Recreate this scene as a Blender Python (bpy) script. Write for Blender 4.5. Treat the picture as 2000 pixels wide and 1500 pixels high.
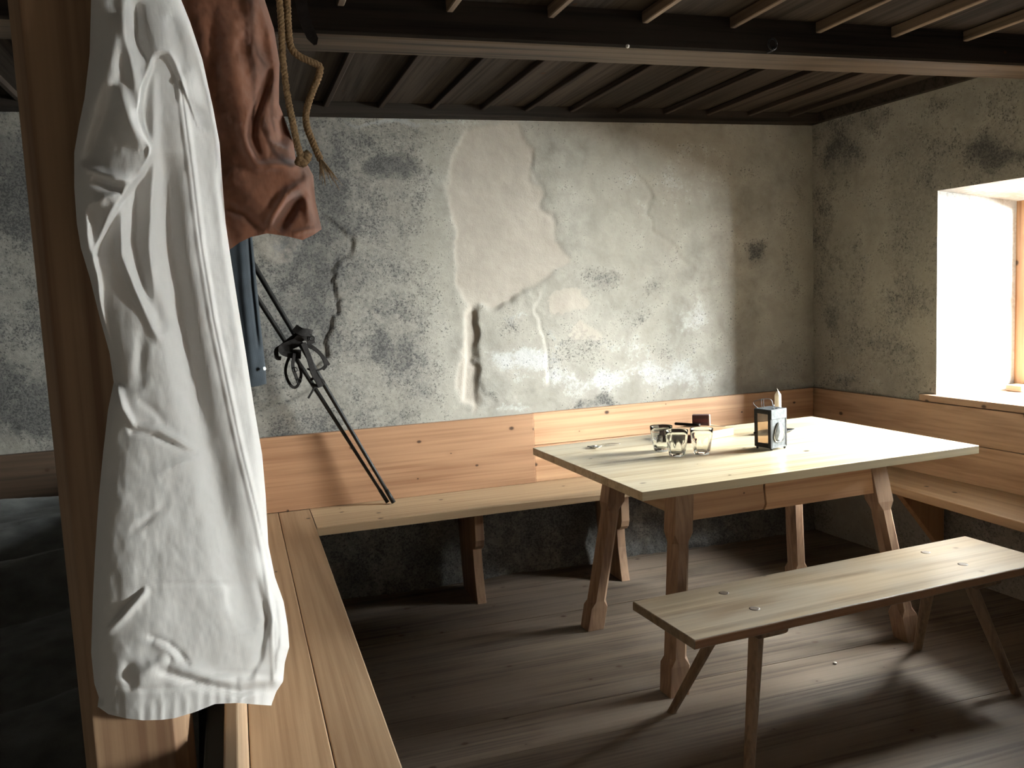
import bpy, math, random
import numpy as np
from mathutils import Vector, Matrix

for o in list(bpy.data.objects):
    bpy.data.objects.remove(o, do_unlink=True)
scene = bpy.context.scene
COL = scene.collection
R = random.Random(7)

# ------------------------------------------------------------------ camera
CF, CR, CU = (np.array(v) for v in ((0.30218456, 0.94742903, -0.1051795),
                                    (0.95024881, -0.30814188, -0.0455607),
                                    (0.07557574, 0.08617896, 0.99340903)))
CP = np.array((0., 0., 1.40409)); FPX = 1686.43
cam = bpy.data.cameras.new('camera'); cam_o = bpy.data.objects.new('camera', cam); COL.objects.link(cam_o)
cam.sensor_width = 36; cam.lens = FPX / 2000 * 36; cam.clip_start = .02
mw = Matrix.Identity(4)
for i in range(3):
    mw[i][0] = CR[i]; mw[i][1] = CU[i]; mw[i][2] = -CF[i]; mw[i][3] = CP[i]
cam_o.matrix_world = mw
scene.camera = cam_o

def px(x, y, Y):
    """a point of the photograph at a chosen distance Y from the viewer (arrays allowed)"""
    x = np.asarray(x, float); y = np.asarray(y, float)
    d = CF + CR * ((x - 1000) / FPX)[..., None] - CU * ((y - 750) / FPX)[..., None]
    return CP + d * (np.asarray(Y) / d[..., 1])[..., None]

# ------------------------------------------------------------------ room measures
D = 4.0228                       # back wall
XR, AR = 3.0344, 0.05766         # right wall corner and its skew
RS = np.array((math.sin(AR), -math.cos(AR), 0)); RN = np.array((math.cos(AR), math.sin(AR), 0))
def rw(s, t, z):                 # along the right wall from the corner, outwards, up
    p = np.array((XR, D, 0)) + RS * s + RN * t
    return (p[0], p[1], z)
YF = -3.4                        # wall behind the viewer
XL = -1.75                       # left wall
HC = 2.27

# ------------------------------------------------------------------ light
scene.view_settings.view_transform = 'Standard'
scene.view_settings.look = 'None'
scene.view_settings.exposure = 0.0
scene.view_settings.gamma = 1.0
world = bpy.data.worlds.new('world'); scene.world = world; world.use_nodes = True
bg = world.node_tree.nodes['Background']
bg.inputs[0].default_value = (0.80, 0.90, 1.0, 1); bg.inputs[1].default_value = 1.6

def area(name, loc, target, sx, sy, power, col):
    l = bpy.data.lights.new(name, 'AREA'); l.shape = 'RECTANGLE'; l.size = sx; l.size_y = sy
    l.energy = power; l.color = col
    o = bpy.data.objects.new(name, l); COL.objects.link(o)
    o.location = loc
    o.rotation_euler = (Vector(target) - Vector(loc)).to_track_quat('-Z', 'Y').to_euler()
    return o
W1S0, W1S1 = 0.835, 1.68        # first window along the right wall
wc = rw((W1S0 + W1S1) / 2, 0, 1.2)
area('daylight_window_right', rw(2.6, 2.4, 2.1), rw(2.2, 0, 1.35), 4.6, 2.8, 13200, (1.0, 0.99, 0.975))
W2S0, W2S1 = 5.3, 6.4         # second window, behind the viewer
area('daylight_window_rear', rw(6.0, 2.0, 1.9), rw(5.85, 0, 1.3), 2.8, 1.6, 7000, (1.0, 1.0, 0.99))
scene.cycles.diffuse_bounces = 2; scene.cycles.max_bounces = 10; scene.cycles.transmission_bounces = 8

# ------------------------------------------------------------------ helpers
class MB:
    def __init__(s): s.v = []; s.f = []; s.sm = []
    def add(s, vs, fs, smooth=False):
        n = len(s.v); s.v += [tuple(map(float, v)) for v in vs]
        for f in fs: s.f.append(tuple(i + n for i in f)); s.sm.append(smooth)
        return s
    def box(s, a, b):
        x0, y0, z0 = a; x1, y1, z1 = b
        return s.hexa([(x0, y0), (x1, y0), (x1, y1), (x0, y1)], z0, z1)
    def hexa(s, poly, z0, z1):                 # vertical prism over a ccw polygon
        n = len(poly)
        vs = [(p[0], p[1], z0) for p in poly] + [(p[0], p[1], z1) for p in poly]
        fs = [tuple(range(n - 1, -1, -1)), tuple(range(n, 2 * n))]
        fs += [(i, (i + 1) % n, n + (i + 1) % n, n + i) for i in range(n)]
        return s.add(vs, fs)
    def prism(s, poly, fa, fb):                # two maps from 2-D to 3-D
        n = len(poly); vs = [fa(*p) for p in poly] + [fb(*p) for p in poly]
        fs = [tuple(range(n - 1, -1, -1)), tuple(range(n, 2 * n))]
        fs += [(i, (i + 1) % n, n + (i + 1) % n, n + i) for i in range(n)]
        return s.add(vs, fs)
    def loft(s, rings, caps=True, smooth=False, closed=True):
        n = len(rings[0]); vs = [p for r in rings for p in r]; fs = []
        for k in range(len(rings) - 1):
            for i in range(n if closed else n - 1):
                j = (i + 1) % n
                fs.append((k * n + i, k * n + j, (k + 1) * n + j, (k + 1) * n + i))
        s.add(vs, fs, smooth)
        if caps:
            m = len(s.v) - len(vs)
            s.f.append(tuple(m + i for i in range(n - 1, -1, -1))); s.sm.append(False)
            s.f.append(tuple(m + (len(rings) - 1) * n + i for i in range(n))); s.sm.append(False)
        return s
    def tube(s, pts, rad, n=8, caps=True):
        pts = [Vector(p) for p in pts]; rings = []
        if not hasattr(rad, '__len__'): rad = [rad] * len(pts)
        t0 = (pts[1] - pts[0]).normalized()
        up = Vector((0, 0, 1)) if abs(t0.z) < .9 else Vector((1, 0, 0))
        a = t0.cross(up).normalized()
        for i, p in enumerate(pts):
            t = (pts[min(i + 1, len(pts) - 1)] - pts[max(i - 1, 0)]).normalized()
            a = (a - t * a.dot(t)).normalized(); b = t.cross(a)
            rings.append([tuple(p + (a * math.cos(q) + b * math.sin(q)) * rad[i])
                          for q in [2 * math.pi * k / n for k in range(n)]])
        return s.loft(rings, caps, True)
    def lathe(s, prof, n=24, c=(0, 0, 0), mod=None):
        rings = []
        for r, z in prof:
            rings.append([(c[0] + (r * (mod(2 * math.pi * k / n, z) if mod else 1)) * math.cos(2 * math.pi * k / n),
                           c[1] + (r * (mod(2 * math.pi * k / n, z) if mod else 1)) * math.sin(2 * math.pi * k / n), c[2] + z) for k in range(n)])
        return s.loft(rings, True, True)
    def grid(s, P, smooth=True, flip=False):   # P: (nv, nu, 3)
        nv, nu = P.shape[:2]; n = len(s.v)
        s.v += [tuple(map(float, p)) for p in P.reshape(-1, 3)]
        for j in range(nv - 1):
            for i in range(nu - 1):
                q = (n + j * nu + i, n + j * nu + i + 1, n + (j + 1) * nu + i + 1, n + (j + 1) * nu + i)
                s.f.append(q[::-1] if flip else q); s.sm.append(smooth)
        return s
    def build(s, name, mat, parent=None, bevel=0, seg=2, subsurf=0, autosmooth=None):
        me = bpy.data.meshes.new(name); me.from_pydata(s.v, [], s.f); me.update()
        me.polygons.foreach_set('use_smooth', s.sm)
        if mat: me.materials.append(mat)
        o = bpy.data.objects.new(name, me); COL.objects.link(o)
        if parent: o.parent = parent
        if bevel:
            m = o.modifiers.new('bevel', 'BEVEL'); m.width = bevel; m.segments = seg
            m.limit_method = 'ANGLE'; m.angle_limit = math.radians(40)
        if subsurf:
            m = o.modifiers.new('sub', 'SUBSURF'); m.levels = subsurf; m.render_levels = subsurf
        return o

def tag(o, label, cat, group=None):
    o['label'] = label; o['category'] = cat
    if group: o['group'] = group
    return o
def struct(o): o['kind'] = 'structure'; return o
def thing(name, label, cat, loc=(0, 0, 0), rz=0, group=None):
    o = bpy.data.objects.new(name, None); COL.objects.link(o)
    o.location = loc; o.rotation_euler = (0, 0, rz); o.empty_display_size = .1
    return tag(o, label, cat, group)

def catmull(pts, n=8):
    P = [np.array(p, float) for p in pts]; P = [2 * P[0] - P[1]] + P + [2 * P[-1] - P[-2]]
    out = []
    for i in range(1, len(P) - 2):
        a, b, c, d = P[i - 1:i + 3]
        for k in range(n):
            t = k / n
            out.append(.5 * (2 * b + (c - a) * t + (2 * a - 5 * b + 4 * c - d) * t * t + (3 * b - a - 3 * c + d) * t ** 3))
    out.append(P[-2]); return out

# numpy value noise
_rng = np.random.RandomState(11); _LAT = _rng.rand(256, 256)
def vnoise(x, y):
    xi = np.floor(x).astype(int); yi = np.floor(y).astype(int); fx = x - xi; fy = y - yi
    fx = fx * fx * (3 - 2 * fx); fy = fy * fy * (3 - 2 * fy)
    g = lambda a, b: _LAT[a % 256, b % 256]
    return ((g(xi, yi) * (1 - fx) + g(xi + 1, yi) * fx) * (1 - fy) + (g(xi, yi + 1) * (1 - fx) + g(xi + 1, yi + 1) * fx) * fy)
def fbm(x, y, oc=4, off=0):
    r = 0; a = .5; t = 0
    for k in range(oc):
        r = r + a * vnoise(x * 2 ** k + off + 17.3 * k, y * 2 ** k + off * 1.7 + 9.1 * k); t += a; a *= .5
    return r / t
def sstep(a, b, x):
    t = np.clip((x - a) / (b - a), 0, 1); return t * t * (3 - 2 * t)
def polydist(x, y, poly):
    """distance to a polyline, signed by side (+ = right of travel in x-right y-down axes), parameter 0..1"""
    P = np.array(poly, float); L = np.r_[0, np.cumsum(np.hypot(*np.diff(P, axis=0).T))]
    best = np.full(np.shape(x), 1e9); sgn = np.ones(np.shape(x)); tt = np.zeros(np.shape(x))
    for k in range(len(P) - 1):
        a, b = P[k], P[k + 1]; d = b - a; l2 = d @ d + 1e-9
        t = np.clip(((x - a[0]) * d[0] + (y - a[1]) * d[1]) / l2, 0, 1)
        qx = x - a[0] - t * d[0]; qy = y - a[1] - t * d[1]; r = np.hypot(qx, qy)
        m = r < best
        best = np.where(m, r, best); sgn = np.where(m, np.sign(-(d[1] * (x - a[0]) - d[0] * (y - a[1]))), sgn)
        tt = np.where(m, (L[k] + t * (L[k + 1] - L[k])) / L[-1], tt)
    return best, sgn, tt
def inpoly(x, y, poly):
    c = np.zeros(np.shape(x), bool); n = len(poly)
    for i in range(n):
        (x0, y0), (x1, y1) = poly[i], poly[(i + 1) % n]
        if y0 == y1: continue
        m = ((y0 > y) != (y1 > y)) & (x < (x1 - x0) * (y - y0) / (y1 - y0) + x0); c ^= m
    return c

# ------------------------------------------------------------------ materials
def new_mat(name):
    m = bpy.data.materials.new(name); m.use_nodes = True
    nt = m.node_tree; b = nt.nodes['Principled BSDF']
    def N(t, **k):
        n = nt.nodes.new(t)
        for a, v in k.items(): setattr(n, a, v)
        return n
    return m, nt, b, N, nt.links.new
def ramp(N, L, fac, stops):
    r = N('ShaderNodeValToRGB'); e = r.color_ramp.elements
    while len(e) < len(stops): e.new(.5)
    for q, (p, c) in zip(e, stops):
        q.position = p; q.color = tuple(c) + (1,) if len(c) == 3 else c
    L(fac, r.inputs[0]); return r.outputs[0]
def mathn(N, L, op, a, b=None, clamp=False):
    n = N('ShaderNodeMath', operation=op); n.use_clamp = clamp
    for i, v in enumerate((a, b)):
        if v is None: continue
        if hasattr(v, 'links'): L(v, n.inputs[i])
        else: n.inputs[i].default_value = v
    return n.outputs[0]
def mix(N, L, fac, a, b, typ='MIX'):
    n = N('ShaderNodeMix', data_type='RGBA', blend_type=typ)
    for i, v in ((0, fac), (6, a), (7, b)):
        if hasattr(v, 'links'): L(v, n.inputs[i])
        else: n.inputs[i].default_value = v if i == 0 else (tuple(v) + (1,))
    return n.outputs[2]

def wood(name, light, dark, axis='X', rough=.5, knot=(.06, .03, .015), ring=9, wear=0, wearcol=(.3, .3, .3), knots=.55, spec=.4, var=.25, bump=.12, dep=None):
    m, nt, b, N, L = new_mat(name)
    tc = N('ShaderNodeTexCoord'); oi = N('ShaderNodeObjectInfo')
    off = N('ShaderNodeVectorMath', operation='SCALE'); off.inputs[0].default_value = (7.3, 11.7, 5.1)
    L(oi.outputs['Random'], off.inputs[3])
    add = N('ShaderNodeVectorMath', operation='ADD'); L(tc.outputs['Object'], add.inputs[0]); L(off.outputs[0], add.inputs[1])
    def mapped(al, ac):
        mp = N('ShaderNodeMapping'); i = 'XYZ'.index(axis)
        sc = [ac] * 3; sc[i] = al; mp.inputs['Scale'].default_value = sc; L(add.outputs[0], mp.inputs[0]); return mp.outputs[0]
    def noise(v, s, d=4, dist=0):
        n = N('ShaderNodeTexNoise'); n.inputs['Scale'].default_value = s; n.inputs['Detail'].default_value = d
        n.inputs['Distortion'].default_value = dist; L(v, n.inputs[0]); return n.outputs['Fac']
    low = noise(mapped(.22, 5.5), 1.0, 1, .15)
    rings = mathn(N, L, 'SINE', mathn(N, L, 'MULTIPLY', low, ring * 6.283))
    fine = noise(mapped(1.6, 80), 1.0, 3)
    broad = noise(mapped(.7, 5.2), 1.0, 2)
    g = mathn(N, L, 'ADD', mathn(N, L, 'MULTIPLY', rings, .10), mathn(N, L, 'MULTIPLY', fine, .8))
    g = mathn(N, L, 'ADD', g, mathn(N, L, 'MULTIPLY', broad, .5))
    col = ramp(N, L, g, [(.42, dark), (.72, light), (.95, tuple(min(1, c * 1.12) for c in light))])
    # plank to plank tone
    hv = N('ShaderNodeHueSaturation'); L(col, hv.inputs['Color'])
    L(mathn(N, L, 'ADD', mathn(N, L, 'MULTIPLY', oi.outputs['Random'], var), 1 - var / 2), hv.inputs['Value']); col = hv.outputs[0]
    if knots:
        vo = N('ShaderNodeTexVoronoi'); vo.inputs['Scale'].default_value = 1; vo.voronoi_dimensions = '2D'
        sx = N('ShaderNodeSeparateXYZ'); L(add.outputs[0], sx.inputs[0]); cb_ = N('ShaderNodeCombineXYZ')
        ac = [q for q in 'XYZ' if q not in (axis, dep)]
        L(mathn(N, L, 'MULTIPLY', sx.outputs[axis], 6.5), cb_.inputs[0])
        oth = sx.outputs[ac[0]] if len(ac) == 1 else mathn(N, L, 'ADD', sx.outputs[ac[0]], sx.outputs[ac[1]])
        L(mathn(N, L, 'MULTIPLY', oth, 9.0), cb_.inputs[1]); L(cb_.outputs[0], vo.inputs[0])
        sep = N('ShaderNodeSeparateColor'); L(vo.outputs['Color'], sep.inputs[0])
        pick = mathn(N, L, 'GREATER_THAN', sep.outputs[0], 1 - knots * .36)
        size = mathn(N, L, 'ADD', mathn(N, L, 'MULTIPLY', sep.outputs[1], .09), .05)
        k = mathn(N, L, 'SUBTRACT', 1.0, mathn(N, L, 'DIVIDE', mathn(N, L, 'ADD', vo.outputs['Distance'], mathn(N, L, 'MULTIPLY', fine, .05)), size), True)
        k = mathn(N, L, 'MULTIPLY', mathn(N, L, 'MULTIPLY', k, 2.2, True), pick)
        halo = mathn(N, L, 'SUBTRACT', 1.0, mathn(N, L, 'DIVIDE', vo.outputs['Distance'], .22), True)
        col = mix(N, L, mathn(N, L, 'MULTIPLY', mathn(N, L, 'MULTIPLY', halo, .35), pick), col, dark)
        col = mix(N, L, k, col, knot)
    if wear:
        w = noise(mapped(2.0, 4.5), 1.6, 4)
        wm = ramp(N, L, w, [(.42, (0, 0, 0)), (.62, (1, 1, 1))])
        col = mix(N, L, mathn(N, L, 'MULTIPLY', wm, wear), col, wearcol)
    L(col, b.inputs['Base Color'])
    b.inputs['Roughness'].default_value = rough; b.inputs['Specular IOR Level'].default_value = spec
    bp = N('ShaderNodeBump'); bp.inputs['Strength'].default_value = bump; bp.inputs['Distance'].default_value = .004
    L(fine, bp.inputs['Height']); L(bp.outputs[0], b.inputs['Normal'])
    return m

def plain(name, col, rough=.5, metal=0, noise_amt=0, nscale=30, bump=0, spec=.5, sheen=0):
    m, nt, b, N, L = new_mat(name)
    b.inputs['Base Color'].default_value = tuple(col) + (1,); b.inputs['Roughness'].default_value = rough
    b.inputs['Metallic'].default_value = metal; b.inputs['Specular IOR Level'].default_value = spec
    if sheen: b.inputs['Sheen Weight'].default_value = sheen; b.inputs['Sheen Roughness'].default_value = .5
    if noise_amt or bump:
        tc = N('ShaderNodeTexCoord'); n = N('ShaderNodeTexNoise'); n.inputs['Scale'].default_value = nscale; n.inputs['Detail'].default_value = 6
        L(tc.outputs['Object'], n.inputs[0])
        if noise_amt:
            c = ramp(N, L, n.outputs['Fac'], [(.3, tuple(v * (1 - noise_amt) for v in col)), (.7, tuple(min(1, v * (1 + noise_amt)) for v in col))])
            L(c, b.inputs['Base Color'])
        if bump:
            bp = N('ShaderNodeBump'); bp.inputs['Strength'].default_value = bump; bp.inputs['Distance'].default_value = .003
            L(n.outputs['Fac'], bp.inputs['Height']); L(bp.outputs[0], b.inputs['Normal'])
    return m

def weave(name, col, scale=900, rough=.85, var=.06, bump=.15, sheen=.1, blot=0, trans=0):
    m, nt, b, N, L = new_mat(name)
    tc = N('ShaderNodeTexCoord')
    w1 = N('ShaderNodeTexWave'); w1.inputs['Scale'].default_value = scale / 6.28; w1.bands_direction = 'X'; L(tc.outputs['Object'], w1.inputs[0])
    w2 = N('ShaderNodeTexWave'); w2.inputs['Scale'].default_value = scale / 6.28; w2.bands_direction = 'Z'; L(tc.outputs['Object'], w2.inputs[0])
    n = N('ShaderNodeTexNoise'); n.inputs['Scale'].default_value = 14; n.inputs['Detail'].default_value = 7; L(tc.outputs['Object'], n.inputs[0])
    h = mathn(N, L, 'MULTIPLY', w1.outputs['Fac'], w2.outputs['Fac'])
    c = ramp(N, L, n.outputs['Fac'], [(.3, tuple(v * (1 - var - blot) for v in col)), (.7, tuple(min(1, v * (1 + var)) for v in col))])
    L(c, b.inputs['Base Color']); b.inputs['Roughness'].default_value = rough
    b.inputs['Sheen Weight'].default_value = sheen; b.inputs['Specular IOR Level'].default_value = .2
    bp = N('ShaderNodeBump'); bp.inputs['Strength'].default_value = bump; bp.inputs['Distance'].default_value = .001
    L(h, bp.inputs['Height']); L(bp.outputs[0], b.inputs['Normal'])
    return m

def plaster(name):
    m, nt, b, N, L = new_mat(name)
    at = N('ShaderNodeAttribute'); at.attribute_name = 'layers'
    sp = N('ShaderNodeSeparateColor'); L(at.outputs['Color'], sp.inputs[0])
    tc = N('ShaderNodeTexCoord')
    def noise(s, d=6, dist=0, ro=.6):
        n = N('ShaderNodeTexNoise'); n.inputs['Scale'].default_value = s; n.inputs['Detail'].default_value = d
        n.inputs['Distortion'].default_value = dist; n.inputs['Roughness'].default_value = ro
        L(tc.outputs['Object'], n.inputs[0]); return n.outputs['Fac']
    big = noise(1.6, 5, .5); mid = noise(7, 7, .3, .65); fine = noise(55, 5, 0, .7); grain = noise(260, 3)
    col = ramp(N, L, mid, [(.3, (.225, .213, .190)), (.5, (.33, .312, .275)), (.7, (.415, .395, .352))])
    col = mix(N, L, mathn(N, L, 'MULTIPLY', ramp(N, L, big, [(.4, (0, 0, 0)), (.62, (1, 1, 1))]), .5), col, (.36, .335, .285))
    # smooth beige undercoat
    und = ramp(N, L, mid, [(.25, (.35, .312, .268)), (.75, (.44, .40, .345))])
    col = mix(N, L, sp.outputs[0], col, und)
    # lime flakes, broken up by noise
    wf = mathn(N, L, 'ADD', sp.outputs[2], mathn(N, L, 'ADD', mathn(N, L, 'MULTIPLY', mathn(N, L, 'SUBTRACT', mid, .5), 1.5), mathn(N, L, 'MULTIPLY', mathn(N, L, 'SUBTRACT', fine, .5), .9)))
    wf = ramp(N, L, wf, [(.40, (0, 0, 0)), (.72, (1, 1, 1))])
    white = ramp(N, L, fine, [(.3, (.42, .43, .43)), (.7, (.58, .59, .585))])
    col = mix(N, L, mathn(N, L, 'MULTIPLY', wf, .62), col, white)
    # soot and mildew, plus the light falloff painted on the back wall
    gf = mathn(N, L, 'ADD', sp.outputs[1], mathn(N, L, 'ADD', mathn(N, L, 'MULTIPLY', mathn(N, L, 'SUBTRACT', mid, .5), 1.3), mathn(N, L, 'MULTIPLY', mathn(N, L, 'SUBTRACT', fine, .5), .9)))
    gf = ramp(N, L, gf, [(.38, (0, 0, 0)), (.85, (1, 1, 1))])
    col = mix(N, L, mathn(N, L, 'MULTIPLY', gf, .8), col, (.085, .085, .085))
    # black specks
    spn = noise(120, 2, .6, .5)
    sk = mathn(N, L, 'ADD', mathn(N, L, 'ADD', spn, mathn(N, L, 'MULTIPLY', sp.outputs[1], .22)), mathn(N, L, 'MULTIPLY', mathn(N, L, 'SUBTRACT', mid, .5), .55))
    sk = ramp(N, L, sk, [(.70, (0, 0, 0)), (.76, (1, 1, 1))])
    sk = mathn(N, L, 'MULTIPLY', sk, mathn(N, L, 'SUBTRACT', 1, sp.outputs[0]))
    col = mix(N, L, mathn(N, L, 'MULTIPLY', sk, .62), col, (.05, .05, .05))
    L(col, b.inputs['Base Color']); b.inputs['Roughness'].default_value = .92; b.inputs['Specular IOR Level'].default_value = .15
    bp = N('ShaderNodeBump'); bp.inputs['Strength'].default_value = .5; bp.inputs['Distance'].default_value = .006
    hh = mathn(N, L, 'ADD', mathn(N, L, 'MULTIPLY', fine, .6), mathn(N, L, 'MULTIPLY', grain, .25))
    L(hh, bp.inputs['Height']); L(bp.outputs[0], b.inputs['Normal'])
    return m

PL = plaster('old_plaster')
PINE_X = wood('pine_x', (.60, .36, .205), (.44, .235, .125), 'X', .48, dep='Y', knots=1)
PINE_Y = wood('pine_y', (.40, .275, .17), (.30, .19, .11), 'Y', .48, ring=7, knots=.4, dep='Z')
PINE_O = wood('pine_orange', (.37, .205, .115), (.26, .13, .068), 'X', .48, knots=1, dep='Y')  # orange board, darkened further to paint the weaker light at left
PINE_Z = wood('pine_z', (.50, .285, .15), (.32, .15, .07), 'Z', .5, ring=6, knots=.25)
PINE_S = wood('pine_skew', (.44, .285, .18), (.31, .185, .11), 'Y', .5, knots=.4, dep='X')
SEAT_X = wood('pine_seat', (.45, .325, .20), (.34, .22, .125), 'X', .5, knots=.5, dep='Z')
TABLE = wood('table_pine', (.62, .51, .34), (.46, .36, .225), 'X', .25, ring=6, wear=.35, wearcol=(.50, .44, .33), knots=.4, spec=.5, dep='Z')
LEG_Z = wood('leg_pine', (.34, .215, .135), (.21, .12, .075), 'Z', .5, ring=5, knots=.25)
BENCH = wood('worn_bench', (.225, .175, .12), (.125, .09, .058), 'X', .33, ring=7, wear=.5, wearcol=(.215, .19, .155), knots=.4, spec=.5, dep='Z')
BEDGE = wood('bench_edge', (.36, .20, .12), (.24, .125, .07), 'X', .5, knots=0)
BLEG = wood('bench_leg', (.24, .155, .095), (.13, .08, .05), 'Z', .5, ring=4, knots=.2)
FLOOR = wood('floor_boards', (.175, .132, .098), (.07, .052, .039), 'X', .65, ring=5, wear=.5, wearcol=(.19, .152, .12), knots=.6, spec=.3, var=.25, bump=.2, dep='Z')
CEIL_Y = wood('smoked_boards', (.042, .033, .026), (.018, .014, .011), 'Y', .85, knots=.3, var=.5, spec=.08, bump=.25)
BATT_LIT_Y = wood('lit_batten', (.22, .165, .12), (.10, .075, .055), 'Y', .8, knots=.2, var=.4, spec=.1)  # near battens: light on their undersides painted as paler wood
BEAM_X = wood('smoked_beam', (.10, .074, .051), (.035, .026, .02), 'X', .6, knots=.35, wear=.3, wearcol=(.045, .035, .03), spec=.1, bump=.3)
SOOT_X = wood('soot_trim', (.035, .028, .023), (.016, .013, .011), 'X', .8, knots=.2, spec=.08)
BATT_SHADE_Y = wood('shaded_batten', (.045, .034, .027), (.022, .017, .014), 'Y', .85, knots=0, spec=.08)  # far battens: shade on their visible faces painted as darker wood
POST = wood('post_pine', (.36, .225, .13), (.22, .12, .068), 'Z', .55, ring=8, knots=.3)
GREYWOOD = wood('grey_board', (.17, .155, .125), (.10, .09, .07), 'Y', .7, knots=.2)
DARKW = wood('dark_board', (.11, .07, .045), (.06, .04, .026), 'X', .6)
COTTON = weave('white_cotton', (.87, .835, .80), 1400, .85, .02, .12, .15)
LEATHER = plain('suede_leather', (.225, .095, .055), .85, 0, .28, 24, .35, .2, .3)
NAVY = weave('blue_grey_wool', (.022, .028, .034), 700, .9, .25, .4, .2)
LINEN = weave('grey_linen', (.12, .125, .12), 800, .9, .3, .4, .1)
ROPE = plain('hemp_rope', (.23, .145, .075), .9, 0, .35, 300, .4, .1)
IRON = plain('black_iron', (.02, .02, .02), .5, .6, .3, 60, .2)
STRAP = plain('black_leather', (.014, .012, .011), .75, 0, .4, 80, .3, .15)
POLE = plain('tarred_pole', (.013, .012, .011), .5, 0, .5, 40, .2, .25)
TIN = plain('zinc_sheet', (.085, .092, .096), .55, .3, .35, 90, .15)
TIN2 = plain('dull_reflector', (.16, .17, .17), .35, .6, .3, 60)
STEEL = plain('cutlery_steel', (.72, .70, .66), .18, 1)
WAX = plain('candle_wax', (.80, .74, .62), .45)
WICK = plain('wick', (.55, .5, .42), .9)
MATCH = plain('maroon_card', (.055, .016, .022), .6, 0, .2, 60)
MATCH2 = plain('red_print', (.10, .02, .025), .6)
MATCH3 = plain('pale_tray', (.62, .52, .45), .7)
BLOCKW = wood('block_wood', (.50, .30, .17), (.34, .18, .09), 'X', .5, knots=0)
PLUG = wood('dark_end_grain', (.085, .06, .042), (.05, .035, .025), 'Z', .6, knots=0)
DARKWALL = plain('dark_plaster', (.06, .056, .05), .95, 0, .4, 3, .3, .1)  # unseen walls, kept dark to cut the bounced light
SEAM = plain('seam_thread', (.66, .63, .60), .9)
BUTTON = plain('shell_button', (.55, .60, .62), .3)
STONE = plain('white_chip', (.75, .72, .66), .8)
def glassmat():
    m, nt, b, N, L = new_mat('tumbler_glass')
    b.inputs['Base Color'].default_value = (.97, .985, .98, 1); b.inputs['Roughness'].default_value = .01
    b.inputs['IOR'].default_value = 1.36; b.inputs['Transmission Weight'].default_value = 1
    return m
GLASS = glassmat()
def panemat(name, tint=(.92, .95, .95), f=.10, rough=.03):
    m, nt, b, N, L = new_mat(name)
    t = N('ShaderNodeBsdfTransparent'); t.inputs[0].default_value = tuple(tint) + (1,)
    g = N('ShaderNodeBsdfGlossy'); g.inputs['Roughness'].default_value = rough
    x = N('ShaderNodeMixShader'); x.inputs[0].default_value = f
    L(t.outputs[0], x.inputs[1]); L(g.outputs[0], x.inputs[2])
    L(x.outputs[0], nt.nodes['Material Output'].inputs[0]); return m
PANE = panemat('window_glass', f=.05); LPANE = panemat('lantern_mica', (.80, .66, .52), .22, .12)

# ================================================================== SETTING
# ---- floor with single boards running along the back wall
fl = struct(MB().box((XL - .4, YF - .4, -.16), (3.9, D + .4, -.03)).build('floor', FLOOR))
y = YF; k = 0
widths = [.27, .24, .30, .26, .22, .29]
while y < D:
    w = widths[k % 6]; y1 = min(y + w, D + .05)
    xs = [XL, 3.5]; R.random()
    for a, b_ in zip(xs, xs[1:]):
        dz = R.uniform(-.0015, .0015)
        MB().box((a + .0006, y + .0008, -.03), (b_ - .0006, y1 - .0008, dz)).build('floorboard', FLOOR, fl)
    y = y1; k += 1

# ---- ceiling: slab, boards, battens, beam, wall plates
ce = struct(MB().box((XL - .4, YF - .4, HC + .03), (3.95, D + .4, HC + .12)).build('ceiling', SOOT_X))
far_b = [-1.46, -1.22, -.98, -.74, -.5, -.26, -.02, .22, .46, .70, .94, 1.175, 1.39, 1.62, 1.87, 2.12, 2.36, 2.6, 2.85]
near_b = [-1.56, -1.24, -.92, -.6, -.28, .04, .36, .68, 1.0, 1.32, 1.64, 1.975, 2.29, 2.61, 2.93]
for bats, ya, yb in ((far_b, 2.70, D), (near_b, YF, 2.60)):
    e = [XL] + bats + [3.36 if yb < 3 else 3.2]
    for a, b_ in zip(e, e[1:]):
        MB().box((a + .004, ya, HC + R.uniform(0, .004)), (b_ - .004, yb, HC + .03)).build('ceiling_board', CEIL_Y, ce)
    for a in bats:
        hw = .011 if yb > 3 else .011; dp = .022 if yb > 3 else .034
        MB().box((a - hw, ya, HC - dp), (a + hw, yb, HC + .002)).build('batten', BATT_SHADE_Y if yb > 3 else BATT_LIT_Y, ce, .003, 1)
be = MB().add([(XL - .05, 2.565, 2.152), (3.16, 2.575, 2.158), (3.16, 2.735, 2.152), (XL - .05, 2.725, 2.146),
               (XL - .05, 2.565, HC + .03), (3.16, 2.575, HC + .03), (3.16, 2.735, HC + .03), (XL - .05, 2.725, HC + .03)],
              [(3, 2, 1, 0), (4, 5, 6, 7), (0, 1, 5, 4), (1, 2, 6, 5), (2, 3, 7, 6), (3, 0, 4, 7)]).build('beam', BEAM_X, ce, .012, 2)
be.data.materials.append(SOOT_X)                 # smoke-blackened sides; light on the underside painted as paler wood
for p_ in list(be.data.polygons)[1:]: p_.material_index = 1
MB().box((XL, D - .085, 2.222), (XR + .02, D + .03, HC + .02)).build('wall_plate', SOOT_X, ce, .004)
pr = [rw(0, -.03, 0), rw(0, .03, 0), rw(1.28, .03, 0), rw(1.28, -.03, 0)]
MB().hexa([p[:2] for p in pr][::-1], 2.222, HC + .02).build('wall_plate', SOOT_X, ce, .004)

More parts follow.
